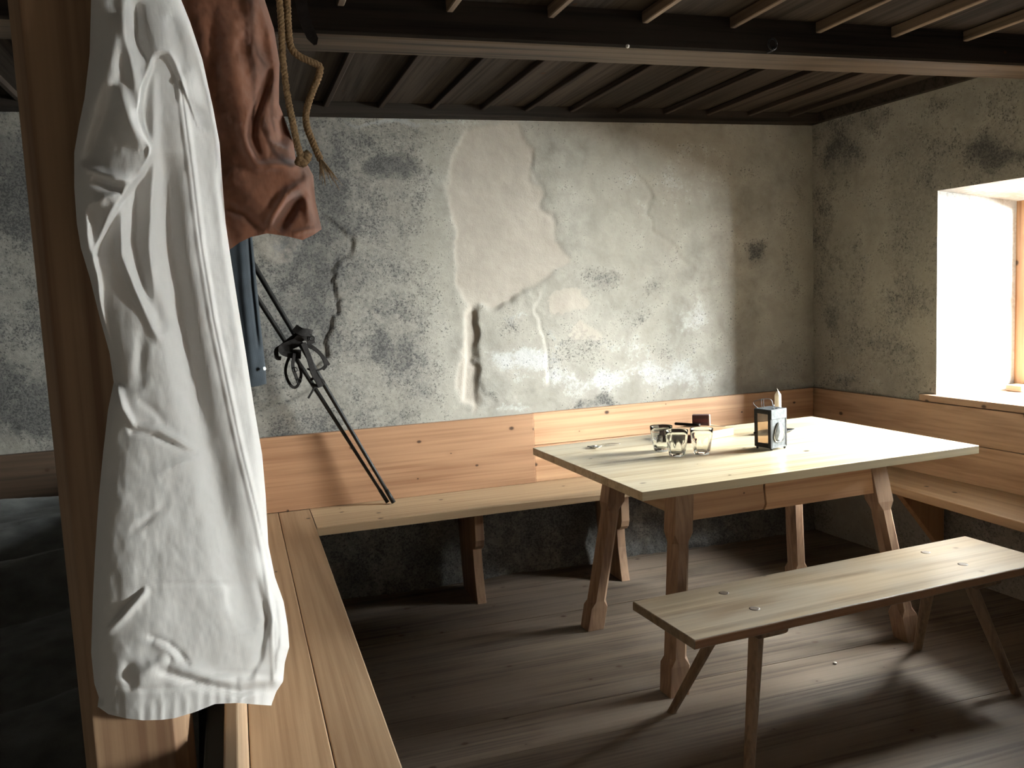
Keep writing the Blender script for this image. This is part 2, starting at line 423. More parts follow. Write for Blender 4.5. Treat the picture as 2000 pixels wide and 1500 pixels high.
# ---- back wall: relief and layers traced over the plaster
def color_layers(o, arr):
    at = o.data.color_attributes.new('layers', 'FLOAT_COLOR', 'POINT')
    at.data.foreach_set('color', np.c_[arr, np.ones(len(arr))].astype(np.float32).ravel())
gx = np.arange(XL, XR + .03, .009); gz = np.arange(-.04, HC + .02, .009)
GX, GZ = np.meshgrid(gx, gz)
dd = np.stack([GX, np.full_like(GX, D), GZ], -1) - CP
zz = dd @ CF; UX = 1000 + FPX * (dd @ CR) / zz; UY = 750 - FPX * (dd @ CU) / zz
jx = (fbm(GX * 9, GZ * 9, 4, 3) - .5) * 46; jy = (fbm(GX * 9, GZ * 9, 4, 31) - .5) * 46
QX, QY = UX + jx, UY + jy
def edgemask(poly, soft=5):
    d, s, t = polydist(QX, QY, poly + [poly[0]])
    ins = inpoly(QX, QY, poly); sd = np.where(ins, d, -d)
    return sstep(-soft, soft, sd)
under = [(915, 245), (880, 310), (868, 360), (890, 430), (878, 500), (892, 560), (915, 598), (905, 680), (900, 770), (925, 800),
         (932, 770), (930, 640), (940, 600), (1020, 585), (1062, 540), (1115, 512), (1098, 470), (1062, 400), (1040, 345), (1050, 290), (1010, 240)]
m_under = edgemask(under)
patch2 = [(1255, 335), (1275, 380), (1282, 440), (1330, 490), (1385, 540), (1400, 590), (1440, 600), (1450, 700), (1590, 760), (1592, 240), (1180, 240), (1210, 300)]
m_p2 = edgemask(patch2, 4)
groove = [(908, 620), (912, 700), (906, 780), (930, 790), (934, 700), (931, 615), (924, 600)]
QX, QY = UX + .15 * jx, UY + .15 * jy; m_gr = edgemask(groove, 4); QX, QY = UX + jx, UY + jy
leftp = [(690, 445), (692, 485), (655, 520), (668, 590), (640, 690), (615, 760), (480, 800), (470, 440), (560, 430)]
m_lp = edgemask(leftp, 2.5)
slab = [(932, 612), (1028, 580), (1058, 560), (1040, 610), (1060, 680), (1062, 760), (1000, 790), (945, 775), (932, 700)]
m_sl = edgemask(slab, 3)
blob = [(500, 470), (560, 455), (598, 480), (570, 505), (520, 500)]
m_bl = edgemask(blob, 5)
h = .010 * (fbm(GX * 1.3, GZ * 1.3, 3, 5) - .5) + .006 * (fbm(GX * 6, GZ * 6, 4, 8) - .5) + .0025 * (fbm(GX * 30, GZ * 30, 3, 2) - .5)
h += -.0045 * m_under - .008 * m_gr + .004 * m_p2 - .007 * m_lp + .005 * m_sl + .003 * m_bl
for poly, amp, w in (([(690, 440), (692, 488), (655, 520), (668, 590), (640, 690)], -.003, 3), ([(1190, 270), (1215, 310), (1252, 330), (1278, 400), (1283, 445), (1335, 495), (1345, 520)], -.004, 3),
                     ([(1045, 590), (1062, 690), (1064, 750)], -.004, 3), ([(1040, 300), (1062, 400), (1095, 460)], -.003, 5),
                     ([(1460, 390), (1500, 405), (1550, 402)], -.005, 3.5), ([(945, 795), (1010, 800), (1090, 790)], -.004, 3), ([(1180, 748), (1330, 735)], .003, 3)):
    d, s, t = polydist(QX, QY, poly); h += amp * np.exp(-(d / w) ** 2)
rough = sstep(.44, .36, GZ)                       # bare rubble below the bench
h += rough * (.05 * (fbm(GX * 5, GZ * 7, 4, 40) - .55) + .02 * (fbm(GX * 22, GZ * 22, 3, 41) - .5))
h += sstep(.10, .0, GZ) * .03 * fbm(GX * 12, GZ * 12, 3, 44) * (GX > .6)
def blobs(lst, p=2.):
    r = np.zeros_like(UX)
    for cx, cy, rx, ry, a in lst:
        r = np.maximum(r, a * np.exp(-(((QX - cx) / rx) ** 2 + ((QY - cy) / ry) ** 2) ** (p / 2)))
    return r
grime_shade = blobs([(760, 325, 95, 40, 1.0), (640, 300, 60, 60, .65), (740, 262, 150, 18, .62), (560, 330, 90, 90, .5), (690, 390, 90, 60, .5), (800, 430, 80, 60, .35),
               (590, 560, 110, 90, .38), (760, 560, 110, 90, .35), (820, 720, 90, 80, .52), (650, 760, 90, 50, .42), (700, 660, 80, 60, .3),
               (1180, 545, 60, 40, .62), (1240, 600, 60, 60, .5), (1270, 560, 40, 30, .6), (1130, 690, 90, 60, .42), (990, 650, 40, 60, .42), (1160, 790, 110, 18, .7),
               (965, 768, 22, 12, .7), (1080, 640, 50, 50, .4), (1300, 680, 90, 60, .38), (1480, 490, 24, 26, .95), (1545, 500, 28, 130, .42), (1460, 330, 60, 50, .35),
               (1560, 360, 25, 60, .5), (1430, 640, 60, 60, .3), (1480, 400, 50, 8, .6), (1540, 700, 50, 40, .35), (60, 480, 120, 90, .55), (30, 650, 120, 140, .5), (40, 300, 80, 60, .4)])
grime_shade = np.maximum(grime_shade, .6 * rough * fbm(GX * 4, GZ * 4, 3, 50) + .55 * rough)
grime_shade = np.maximum(grime_shade, (.46 + .28 * sstep(.4, .62, fbm(GX * 2.5, GZ * 2.5, 4, 52))) * sstep(930, 780, UX) + .1)  # left part darker: mildew plus the weaker light painted in
white = blobs([(985, 690, 50, 26, .75), (1080, 650, 26, 80, .42), (960, 660, 24, 70, .5), (1035, 700, 30, 24, .95), (1010, 620, 25, 20, .5), (1150, 745, 190, 34, .62), (1300, 730, 120, 36, .66), (1340, 620, 60, 60, .5), (1250, 400, 90, 90, .32),
               (1350, 350, 120, 120, .36), (1200, 300, 60, 50, .3), (1000, 800, 60, 12, .6), (1230, 690, 60, 40, .5), (760, 238, 170, 7, .8), (545, 482, 40, 22, .6), (720, 500, 60, 60, .3)])
und = np.maximum.reduce([m_under, .85 * m_bl, .8 * blobs([(1110, 585, 42, 24, 1.2), (1140, 655, 34, 16, 1.2)], 6) > .45])
und = und.astype(float) * (1 - rough)
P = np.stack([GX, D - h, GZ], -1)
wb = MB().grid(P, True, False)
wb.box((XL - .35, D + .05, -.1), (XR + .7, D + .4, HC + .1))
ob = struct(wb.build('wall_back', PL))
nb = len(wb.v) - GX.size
color_layers(ob, np.r_[np.c_[und.ravel(), np.clip(grime_shade, 0, 1).ravel(), np.clip(white, 0, 1).ravel()], np.zeros((nb, 3))])

# ---- right wall with a deep splayed window opening
SMAX = D - YF + .05
Z0W, Z1W = .82, 1.775
gs = np.unique(np.r_[np.arange(0, 2.0, .012), np.arange(2.0, SMAX + .06, .06), [W1S0, W1S1, W2S0, W2S1]])
gz = np.unique(np.r_[np.arange(-.04, HC + .03, .012), [Z0W, Z1W]])
GS, GZ2 = np.meshgrid(gs, gz)
hr = .012 * (fbm(GS * 1.5 + 9, GZ2 * 1.5, 3, 61) - .5) + .007 * (fbm(GS * 7, GZ2 * 7, 4, 62) - .5) + .003 * (fbm(GS * 30, GZ2 * 30, 2, 63) - .5)
for q0, q1 in ((W1S0, W1S1), (W2S0, W2S1)):
    dist_open = np.maximum(np.maximum(q0 - GS, GS - q1), np.maximum(Z0W - GZ2, GZ2 - Z1W))
    hr *= sstep(0, .04, np.abs(dist_open))
Pr = np.array((XR, D, 0)) + GS[..., None] * RS - hr[..., None] * RN; Pr[..., 2] = GZ2
mb = MB(); nu = len(gs); mb.v = [tuple(map(float, p)) for p in Pr.reshape(-1, 3)]
for j in range(len(gz) - 1):
    for i in range(nu - 1):
        if ((gs[i] >= W1S0 - 1e-6 and gs[i + 1] <= W1S1 + 1e-6) or (gs[i] >= W2S0 - 1e-6 and gs[i + 1] <= W2S1 + 1e-6)) and gz[j] >= Z0W - 1e-6 and gz[j + 1] <= Z1W + 1e-6: continue
        mb.f.append((j * nu + i, j * nu + i + 1, (j + 1) * nu + i + 1, (j + 1) * nu + i)[::-1]); mb.sm.append(True)
T1 = .47; SP = .08                      # depth of the reveal, splay
def reveal(p0, p1, q1, q0, n=24):         # subdivided patch with slight unevenness
    p0, p1, q1, q0 = map(np.array, (p0, p1, q1, q0)); a = np.linspace(0, 1, n)[None, :, None]; b = np.linspace(0, 1, n)[:, None, None]
    G = (p0 * (1 - a) + p1 * a) * (1 - b) + (q0 * (1 - a) + q1 * a) * b
    mb.grid(G, True)
zo0, zo1 = .86, 1.71
def rwbox(s0, s1, t0, t1, z0, z1, b):
    b.hexa([rw(s0, t0, 0)[:2], rw(s1, t0, 0)[:2], rw(s1, t1, 0)[:2], rw(s0, t1, 0)[:2]], z0, z1); return b
edge = -.4
for ia, ib in ((W1S0, W1S1), (W2S0, W2S1)):
    oa, ob_ = ia + SP, ib + .07
    reveal(rw(ia, 0, Z0W), rw(oa, T1, Z0W), rw(oa, T1, zo1), rw(ia, 0, Z1W))
    reveal(rw(ob_, T1, Z0W), rw(ib, 0, Z0W), rw(ib, 0, Z1W), rw(ob_, T1, zo1))
    reveal(rw(ia, 0, Z1W), rw(oa, T1, zo1), rw(ob_, T1, zo1), rw(ib, 0, Z1W))
    reveal(rw(ib, 0, Z0W), rw(ob_, T1, Z0W), rw(oa, T1, Z0W), rw(ia, 0, Z0W))
    rwbox(edge, oa, T1 - .01, T1 + .04, -.1, HC + .1, mb); edge = ob_
    rwbox(oa, ob_, T1 - .01, T1 + .04, -.1, Z0W, mb); rwbox(oa, ob_, T1 - .01, T1 + .04, zo1, HC + .1, mb)
rwbox(edge, SMAX + .4, T1 - .01, T1 + .04, -.1, HC + .1, mb)
wr = struct(mb.build('wall_right', PL))
d3 = np.array(mb.v) - CP; z3 = d3 @ CF; z3 = np.where(z3 < .2, 9e9, z3)
UX = 1000 + FPX * (d3 @ CR) / z3; UY = 750 - FPX * (d3 @ CU) / z3
va = np.array(mb.v); jj = (fbm(va[:, 1] * 9 + 40, va[:, 2] * 9, 4, 70) - .5) * 60; kk = (fbm(va[:, 1] * 9 + 40, va[:, 2] * 9, 4, 71) - .5) * 60
QX, QY = UX + jj, UY + kk
gr = blobs([(1640, 300, 60, 100, .75), (1690, 230, 60, 40, .6), (1940, 300, 90, 45, .95), (1860, 340, 60, 40, .6), (1780, 450, 26, 60, .55), (1790, 540, 30, 60, .6), (1740, 590, 30, 50, .6), (1630, 620, 30, 60, .75),
            (1660, 740, 50, 20, .6), (1840, 210, 80, 40, .5), (1600, 480, 20, 120, .45), (1860, 420, 22, 16, .5), (1700, 420, 40, 60, .4), (1900, 200, 120, 40, .45)])
gr = np.maximum(gr, .25 + .3 * sstep(.4, .65, fbm(va[:, 1] * 2.2, va[:, 2] * 2.2, 4, 77)))
wh = blobs([(1680, 510, 40, 40, .42), (1720, 640, 40, 60, .38), (1700, 730, 90, 30, .45), (1760, 330, 40, 40, .36)])
un = np.zeros_like(gr); isrev = np.arange(len(gr)) >= GS.size
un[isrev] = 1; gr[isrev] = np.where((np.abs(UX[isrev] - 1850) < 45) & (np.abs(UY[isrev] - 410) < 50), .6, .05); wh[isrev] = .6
wr_ = wr; color_layers(wr, np.c_[un, np.clip(gr, 0, 1), wh])

# ---- left wall, wall behind the viewer (with its window)
w_l = struct(MB().box((XL - .35, YF - .3, -.1), (XL, D + .3, HC + .1)).build('wall_left', DARKWALL))
mf = MB().box((XL - .35, YF - .4, -.1), (4.2, YF, HC + .1))
w_f = struct(mf.build('wall_front', DARKWALL))
def bar(name, s0, s1, z0, z1, t0, t1, par): return rwbox(s0, s1, t0, t1, z0, z1, MB()).build(name, PINE_Z, par, .003)
for wi, (ia, ib) in enumerate(((W2S0, W2S1), (W1S0, W1S1))):
    wn = bpy.data.objects.new('window_%d' % (2 - wi), None); COL.objects.link(wn); struct(wn)
    oa, ob_ = ia + SP, ib + .07; a0, a1 = oa, ob_; t0, t1 = T1 - .06, T1 - .02
    bar('frame_bar', a0 - .03, a0 + .06, .83, zo1 + .04, t0, t1, wn); bar('frame_bar', a1 - .06, a1 + .03, .83, zo1 + .04, t0, t1, wn)
    bar('frame_bar', a0 + .06, a1 - .06, zo1 - .03, zo1 + .04, t0, t1, wn); bar('frame_bar', a0 + .06, a1 - .06, .83, .90, t0, t1, wn)
    mid_s = (a0 + a1) / 2
    bar('mullion', mid_s - .025, mid_s + .025, .90, zo1 - .03, t0, t1, wn)
    for s0, s1 in ((a0 + .06, mid_s - .025), (mid_s + .025, a1 - .06)):
        bar('glazing_bar', s0, s1, 1.27, 1.295, t0 + .01, t1 - .01, wn)
        for za, zb in ((.90, 1.27), (1.295, zo1 - .03)):
            rwbox(s0, s1, T1 - .043, T1 - .039, za, zb, MB()).build('pane', PANE, wn)
    MB().hexa([rw(ia - .07, -.035, 0)[:2], rw(ib + .1, -.035, 0)[:2], rw(ib + .1, .0, 0)[:2], rw(ib + .0, .0, 0)[:2], rw(ob_ - .02, T1 - .06, 0)[:2], rw(oa - .01, T1 - .06, 0)[:2], rw(ia - .0, .0, 0)[:2], rw(ia - .07, .0, 0)[:2]], .812, .843).build('sill', PINE_S, wn, .004)
tag(rwbox(oa + .02, oa + .10, T1 - .15, T1 - .08, .8435, .872, MB()).build('wooden_block', PINE_S, None, .004), 'small pale wooden block on the window sill against the frame', 'block')

# ================================================================== BUILT-IN BENCHES
ZS = .4625; HB = .807
bb = thing('wall_bench', 'orange pine bench with backboard along the mouldy back wall', 'bench', (1.4, D, 0))
def part(mb_, name, mat, par, bev=.003, seg=2):
    o = mb_.build(name, mat, par, bev, seg); o.location = tuple(-Vector(par.location)) if par.rotation_euler.z == 0 else (0, 0, 0); return o
# seat: the front arris is worn away towards the right
xs = np.linspace(.272, 2.775, 40); YS = D - .389
rings = []
for xx in xs:
    c = .004 + .045 * float(sstep(1.0, 1.75, xx)); c2 = .004 + .012 * float(sstep(1.0, 1.75, xx))
    rings.append([(xx, D - .02, ZS - .038), (xx, YS, ZS - .038), (xx, YS, ZS - c2), (xx, YS + c, ZS), (xx, D - .02, ZS)])
part(MB().loft(rings), 'seat', SEAT_X, bb, 0)
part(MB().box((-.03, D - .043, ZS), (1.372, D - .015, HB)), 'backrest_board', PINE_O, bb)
part(MB().box((1.374, D - .035, .648), (XR - .025, D - .010, HB + .001)), 'backrest_board', PINE_X, bb)
part(MB().box((1.374, D - .034, ZS), (XR - .025, D - .010, .646)), 'backrest_board', PINE_X, bb)
def bracket(x, par, name='support'):
    pr = [(D - .03, .424), (D - .352, .424), (D - .354, .30), (D - .345, .272), (D - .325, .255), (D - .30, .250), (D - .297, .245), (D - .303, .16), (D - .325, .05), (D - .338, 0), (D - .09, 0), (D - .07, .1)]
    part(MB().prism(pr, lambda a, b_: (x - .021, a, b_), lambda a, b_: (x + .021, a, b_)), name, LEG_Z, par, .002)
bracket(.985, bb); bracket(1.705, bb)
rb = thing('wall_bench', 'shaded pine bench with backboard along the wall below the window', 'bench', (XR, D - .5, 0))
part(MB().hexa([(2.785, D - .387), (2.745, 2.2), (2.725, 1.7), rw(2.32, -.02, 0)[:2], rw(.385, -.02, 0)[:2]], ZS - .038, ZS), 'seat', PINE_Y, rb)
part(MB().hexa([rw(.0, -.024, 0)[:2], rw(0, -.002, 0)[:2], rw(2.4, -.002, 0)[:2], rw(2.4, -.024, 0)[:2]][::-1], .640, HB), 'backrest_board', PINE_S, rb)
part(MB().hexa([rw(.0, -.026, 0)[:2], rw(0, -.002, 0)[:2], rw(2.4, -.002, 0)[:2], rw(2.4, -.026, 0)[:2]][::-1], ZS, .638), 'backrest_board', PINE_S, rb)
for s in (.9, 1.9):
    p0 = rw(s, 0, 0)
    part(MB().hexa([(2.80, p0[1] - .02), (p0[0] - .015, p0[1] - .02), (p0[0] - .015, p0[1] + .02), (2.80, p0[1] + .02)], 0, ZS - .038) if s > 1.5 else MB().prism([(2.80, .424), (3.05, .424), (3.05, .12)], lambda a, b_: (a, p0[1] - .02, b_), lambda a, b_: (a, p0[1] + .02, b_)), 'support', PINE_Z, rb)
lb = thing('wall_bench', 'pine bench running past the post towards the viewer', 'bench', (.1, 2.2, 0))
part(MB().box((-.034, .55, ZS - .038), (.13, D - .045, ZS)), 'seat_board', PINE_Y, lb)
part(MB().add([(.1315, .55, ZS - .038), (.252, .55, ZS - .038), (.270, D - .045, ZS - .038), (.1315, D - .045, ZS - .038), (.1315, .55, ZS), (.252, .55, ZS), (.270, D - .045, ZS), (.1315, D - .045, ZS)],
              [(3, 2, 1, 0), (4, 5, 6, 7), (0, 1, 5, 4), (1, 2, 6, 5), (2, 3, 7, 6), (3, 0, 4, 7)]), 'seat_board', PINE_Y, lb)
part(MB().box((-.056, .55, ZS - .06), (-.036, D - .06, .80)), 'backrest_board', PINE_Y, lb)
for yy in (.7, 1.9, 3.2): part(MB().box((-.03, yy - .02, 0), (.20, yy + .02, ZS - .038)), 'support', PINE_Z, lb)

# ================================================================== TABLE
TX, TY, TT, TL, TW = 1.18695, 2.42448, .04436, 1.41897, .92475
tb = thing('table', 'pine table with splayed chamfered legs below the window', 'table', (TX, TY, 0), TT)
for i, (a, b_) in enumerate(((0, .236), (.2366, .468), (.4686, .70), (.7006, TW))):
    MB().box((0, a, .73), (TL, b_, .76)).build('tabletop_board', TABLE, tb, .0012, 1)
LEGX, LEGY = (.18, 1.222), (.142, .795)
def tleg(fx, fy, sx, sy):
    rings = []
    for k, hh, c in ((0, .037, .002), (.135, .037, .002), (.17, .034, .016), (.70, .033, .016), (.745, .037, .002), (1, .037, .002)):
        cx, cy = fx + sx * .10 * k, fy + sy * .095 * k
        q = [(-hh + c, -hh), (hh - c, -hh), (hh, -hh + c), (hh, hh - c), (hh - c, hh), (-hh + c, hh), (-hh, hh - c), (-hh, -hh + c)]
        rings.append([(cx + a, cy + b_, .7295 * k) for a, b_ in q])
    MB().loft(rings).build('leg', LEG_Z, tb)
for fx, sx in zip(LEGX, (1, -1)):
    for fy, sy in zip(LEGY, (1, -1)): tleg(fx, fy, sx, sy)
for yy in (.213, .705):
    mb = MB().prism([(.262, .729), (.252, .58), (.60, .58), (.612, .60), (.605, .66), (.61, .729)], lambda a, b_: (a, yy - .014, b_), lambda a, b_: (a, yy + .014, b_)); mb.build('apron_board', PINE_X, tb, .002)
    MB().prism([(.613, .729), (.609, .66), (.616, .60), (.606, .578), (1.15, .578), (1.14, .729)], lambda a, b_: (a, yy - .018, b_), lambda a, b_: (a, yy + .011, b_)).build('apron_board', PINE_X, tb, .002)
for xx in (.262, 1.14):
    MB().box((xx - .014, .25, .60), (xx + .014, .68, .729)).build('apron_board', PINE_Y, tb, .002)

# ================================================================== FREE BENCH
bx = thing('bench', 'worn low bench with round tenon plugs in front of the table', 'bench', (1.155, 2.059, 0), .0655)
BL, BW, BZ = 1.421, .347, .42
rings = []
for xx in np.linspace(0, BL, 60):
    e = .001 * math.sin(xx * 21) * math.sin(xx * 8.3)
    rings.append([(xx, e + .002, BZ - .03), (xx, -.001 + e, BZ - .003), (xx, .003 + e, BZ), (xx, BW - .003, BZ), (xx, BW, BZ - .003), (xx, BW, BZ - .03)][::-1])
bs = MB().loft(rings).build('seat', BENCH, bx, .002, 1); bs.data.materials.append(BEDGE)   # fresher wood on the sawn front edge
for p_ in bs.data.polygons:
    if abs(p_.normal.y) > .7: p_.material_index = 1
for cx in (.285, 1.155):
    mb = MB().prism([(-.0 + .012, BZ - .03), (.335, BZ - .03), (.335, BZ - .045), (.325, BZ - .056), (.03, BZ - .056), (.012, BZ - .045)],
               lambda a, b_: (cx - .05, a, b_), lambda a, b_: (cx + .05, a, b_)); mb.build('cleat', BLEG, bx, .008, 3)
    for fy, ty in ((-.025, .10), (.385, .25)):
        fx = cx - .13 if cx < .7 else cx + .075
        rings = []
        for k in np.linspace(0, 1, 7):
            rr = .0165 + .0075 * k
            rings.append([(fx + (cx - fx) * k + rr * math.cos(q), fy + (ty - fy) * k + rr * math.sin(q), (BZ - .056) * k) for q in [math.pi / 8 + math.pi / 4 * i for i in range(8)]])
        MB().loft(rings).build('leg', BLEG, bx, .002, 1)
        q = MB().lathe([(.0155, -.004), (.0165, .0004), (.012, .0008), (.003, .0008)], 18, (cx + .005 if cx < .7 else cx - .01, ty + (.015 if ty < .2 else .02), BZ)).build('tenon_plug', PLUG, bx)

# ================================================================== POST, PEGS AND HANGING CLOTHES
ch = [(-.222, 1.25), (-.122, 1.25), (-.106, 1.268), (-.106, 1.392), (-.122, 1.41), (-.222, 1.41), (-.239, 1.392), (-.239, 1.268)]
po = thing('wooden_post', 'square chamfered pine post carrying the white shirt', 'post', (-.17, 1.33, 0))
part(MB().hexa(ch, 0, HC), 'shaft', POST, po, .002)
part(MB().box((-.24, 1.27, 1.93), (.26, 1.31, 2.0)), 'peg_rail', POST, po, .004)
for xx in (-.13, -.03, .06, .12):
    part(MB().tube([(xx, 1.27, 1.955), (xx, 1.20, 1.965), (xx, 1.12, 1.985)], [.010, .009, .011], 10), 'peg', POST, po, 0)

def relief(name, mat, par, L_, R_, top, bottom, ybase, depth, back, nu=150, nv=330, thick=None, hemrow=None):
    """cloth built as a full envelope: a modelled front and a flatter back meeting at the silhouette"""
    u = np.linspace(0, 1, nu)[None, :]; v = np.linspace(0, 1, nv)[:, None]
    ly, lx = zip(*[(b_, a) for a, b_ in L_]); ry, rx = zip(*[(b_, a) for a, b_ in R_])
    bx_, by_ = zip(*bottom)
    def lr(yy): return np.interp(yy, ly, lx), np.interp(yy, ry, rx)
    X = u * 0 + v * 0; yb = top + 0 * X + v * 1000
    for _ in range(6):
        l, r = lr(yb); X = l + (r - l) * u
        yb = top + v * (np.interp(X, bx_, by_) - top)
    l, r = lr(yb); X = l + (r - l) * u
    dep = depth(X, yb, u + 0 * X, v + 0 * X)
    F = px(X, yb, ybase - dep)
    Bk = px(X, yb, ybase + back(X, yb, u + 0 * X, v + 0 * X))
    mb = MB(); mb.grid(F, True, True); mb.grid(Bk, True, False)
    return mb.build(name, mat, par)

def ridge(x, y, poly, w, amp, asym=0, taper=.5):
    d, s, t = polydist(x, y, poly); ww = w * np.where(s > 0, 1 + asym, 1 - asym)
    tp = np.clip(np.sin(np.pi * np.clip(t, 0.001, .999)), 0, 1) ** taper if taper else 1
    return amp * tp * np.exp(-(d / ww) ** 2)
def stepf(x, y, poly, w, amp, reach, taper=.5):
    d, s, t = polydist(x, y, poly); sd = d * s
    tp = np.clip(np.sin(np.pi * np.clip(t, 0.001, .999)), 0, 1) ** taper if taper else 1
    return amp * tp * (np.tanh(sd / w) * .5 + .5) * np.where(sd > 0, np.exp(-(sd / reach) ** 2), 1)

sh = thing('white_shirt', 'white cotton shirt hanging down over the wooden post', 'shirt', (-.08, 1.17, .9))
SL = [(150, -330), (178, -150), (178, 0), (175, 105), (165, 192), (154, 245), (145, 297), (145, 367), (150, 437), (158, 485), (175, 541), (196, 625), (214, 690), (222, 747), (211, 800), (201, 887), (193, 970), (186, 1075), (181, 1175), (178, 1275), (184, 1335), (193, 1362), (190, 1385), (200, 1410)]
SR = [(270, -330), (325, -150), (354, 0), (371, 42), (395, 115), (416, 210), (429, 280), (434, 350), (441, 437), (450, 500), (465, 597), (481, 695), (497, 800), (512, 887), (519, 968), (524, 1063), (537, 1127), (554, 1175), (562, 1223), (565, 1263), (556, 1295), (553, 1331), (540, 1350), (530, 1377), (528, 1410)]
SB = [(150, 1379), (192, 1381), (212, 1395), (245, 1403), (280, 1407), (315, 1406), (340, 1403), (380, 1391), (420, 1375), (464, 1373), (500, 1376), (530, 1378), (580, 1372)]
def shirt_d(x, y, u, v):
    env = np.clip(1 - np.abs(2 * u - 1) ** 3.2, 0, 1) ** .5
    d = .038 * env * sstep(-250, 200, y) + .012 * env
    d += .020 * env * sstep(800, 1250, y)
    # rolled edge of the open front: the flap on the left stands proud of the inside
    flap = [(352, 155), (338, 118), (322, 103), (300, 110), (290, 140), (276, 180), (272, 225), (282, 262), (295, 293), (278, 335), (248, 372), (215, 425), (190, 480), (186, 505), (194, 545), (199, 610), (216, 690)]
    flap = [tuple(p) for p in catmull(flap, 5)]
    dd_, s_, t_ = polydist(x, y, flap)
    sd = dd_ * -s_                                # + on the flap side
    d += .022 * (np.tanh(-sd / 4) * .5 + .5) * np.exp(-(np.clip(-sd, 0, None) / 70) ** 2) * np.clip(np.sin(np.pi * np.clip(t_, .02, .985)), 0, 1) ** .4
    d += .006 * np.exp(-(dd_ / 5.5) ** 2)
    # inner pleats below the flap
    d += ridge(x, y, [(300, 140), (300, 330), (292, 480), (300, 620)], 10, .010)
    d += ridge(x, y, [(236, 400), (238, 500), (262, 560), (312, 668)], 9, .012)
    d -= ridge(x, y, [(268, 330), (262, 470), (285, 560), (320, 650)], 14, .014)
    d += ridge(x, y, [(352, 160), (346, 240), (352, 330), (362, 470), (385, 640), (420, 860), (452, 1010), (470, 1140)], 26, .010)
    # long soft hollow beside the seam
    d -= ridge(x, y, [(325, 300), (335, 480), (362, 640), (395, 800), (432, 960), (462, 1110), (492, 1230)], 30, .026, taper=.35)
    # stitched seam
    seam = [(352, 160), (362, 240), (374, 330), (392, 480), (415, 620), (440, 740), (470, 880), (500, 1000), (522, 1100), (535, 1200), (538, 1330)]
    dd_, s_, t_ = polydist(x, y, seam)
    d += .004 * np.exp(-(dd_ / 9) ** 4) - .0022 * np.exp(-(dd_ / 1.6) ** 2) + .0012 * np.exp(-(dd_ / 11) ** 2) * np.sin(t_ * 900 / 9)
    d += ridge(x, y, [(400, 150), (418, 260), (424, 360), (445, 520), (478, 700), (506, 900)], 12, .006)
    # shoulder folds
    d -= ridge(x, y, [(262, 0), (268, 80), (292, 130)], 16, .020); d += ridge(x, y, [(235, 20), (215, 120), (190, 220)], 22, .016)
    d += ridge(x, y, [(240, -20), (246, 60), (262, 150), (272, 220)], 12, .012); d -= ridge(x, y, [(330, 30), (350, 90), (362, 140)], 14, .010)
    d -= ridge(x, y, [(212, 165), (205, 235), (180, 300), (165, 325)], 17, .020); d += ridge(x, y, [(165, 330), (200, 342), (255, 357)], 6, .014, -.5)
    d -= ridge(x, y, [(178, 348), (215, 366), (240, 372)], 10, .014); d += ridge(x, y, [(230, 165), (255, 240), (280, 290)], 16, .018); d += ridge(x, y, [(185, 400), (205, 385), (235, 378)], 8, .008)
    d -= ridge(x, y, [(355, 190), (395, 230), (414, 245)], 14, .008); d -= ridge(x, y, [(180, 400), (190, 440), (182, 500)], 14, .012); d += ridge(x, y, [(165, 400), (170, 460), (182, 530)], 8, .008)
    # creases on the front
    d += ridge(x, y, [(225, 750), (240, 800), (262, 838)], 9, .014); d -= ridge(x, y, [(232, 800), (258, 842), (300, 850), (345, 872), (386, 890)], 5, .007)
    d += ridge(x, y, [(262, 832), (310, 840), (350, 862), (384, 882)], 9, .006); d -= ridge(x, y, [(278, 640), (275, 700), (272, 760)], 12, .006)
    d -= ridge(x, y, [(270, 780), (300, 800), (325, 830)], 8, .004)
    d += ridge(x, y, [(205, 1236), (238, 1205), (288, 1148)], 7, .010, .3); d -= ridge(x, y, [(212, 1222), (240, 1190), (280, 1150)], 6, .005)
    d -= ridge(x, y, [(288, 1242), (330, 1258), (352, 1278), (372, 1300)], 6, .008); d += ridge(x, y, [(300, 1252), (335, 1270), (350, 1292)], 10, .006)
    d -= ridge(x, y, [(305, 1308), (350, 1322), (410, 1340), (470, 1352), (520, 1340)], 8, .012); d += ridge(x, y, [(330, 1300), (400, 1322), (460, 1338)], 14, .010)
    d -= ridge(x, y, [(252, 1290), (248, 1320), (262, 1345)], 12, .008); d += ridge(x, y, [(262, 1325), (292, 1310), (330, 1285)], 14, .008)
    d -= ridge(x, y, [(500, 1130), (520, 1210), (505, 1290), (480, 1330)], 8, .010); d += ridge(x, y, [(545, 1180), (548, 1260), (535, 1340)], 7, .010)
    d -= ridge(x, y, [(512, 1040), (530, 1130), (545, 1230), (540, 1320)], 6, .008)
    d -= ridge(x, y, [(300, 1140), (380, 1140), (470, 1142)], 3, .0018); d -= ridge(x, y, [(255, 1040), (300, 1005), (330, 985)], 7, .003)
    d += ridge(x, y, [(300, 930), (350, 905), (410, 890)], 10, .003)
    # gathered hem
    d -= .004 * np.exp(-((1 - v) / .035) ** 2) * 1.0
    hem = sstep(.955, 1, v); d += hem * (.0010 * np.sin(x / 3.6 + 4 * fbm(x / 25, y * 0, 2, 9)) * fbm(x / 20, y * 0, 2, 19) * 1.6)
    d -= .0025 * np.exp(-((v - .962) / .0035) ** 2)
    d += .006 * (fbm(x / 60, y / 90, 3, 5) - .5) + .002 * (fbm(x / 16, y / 22, 3, 15) - .5)
    return d * np.clip(env * 2.2, 0, 1) ** .6
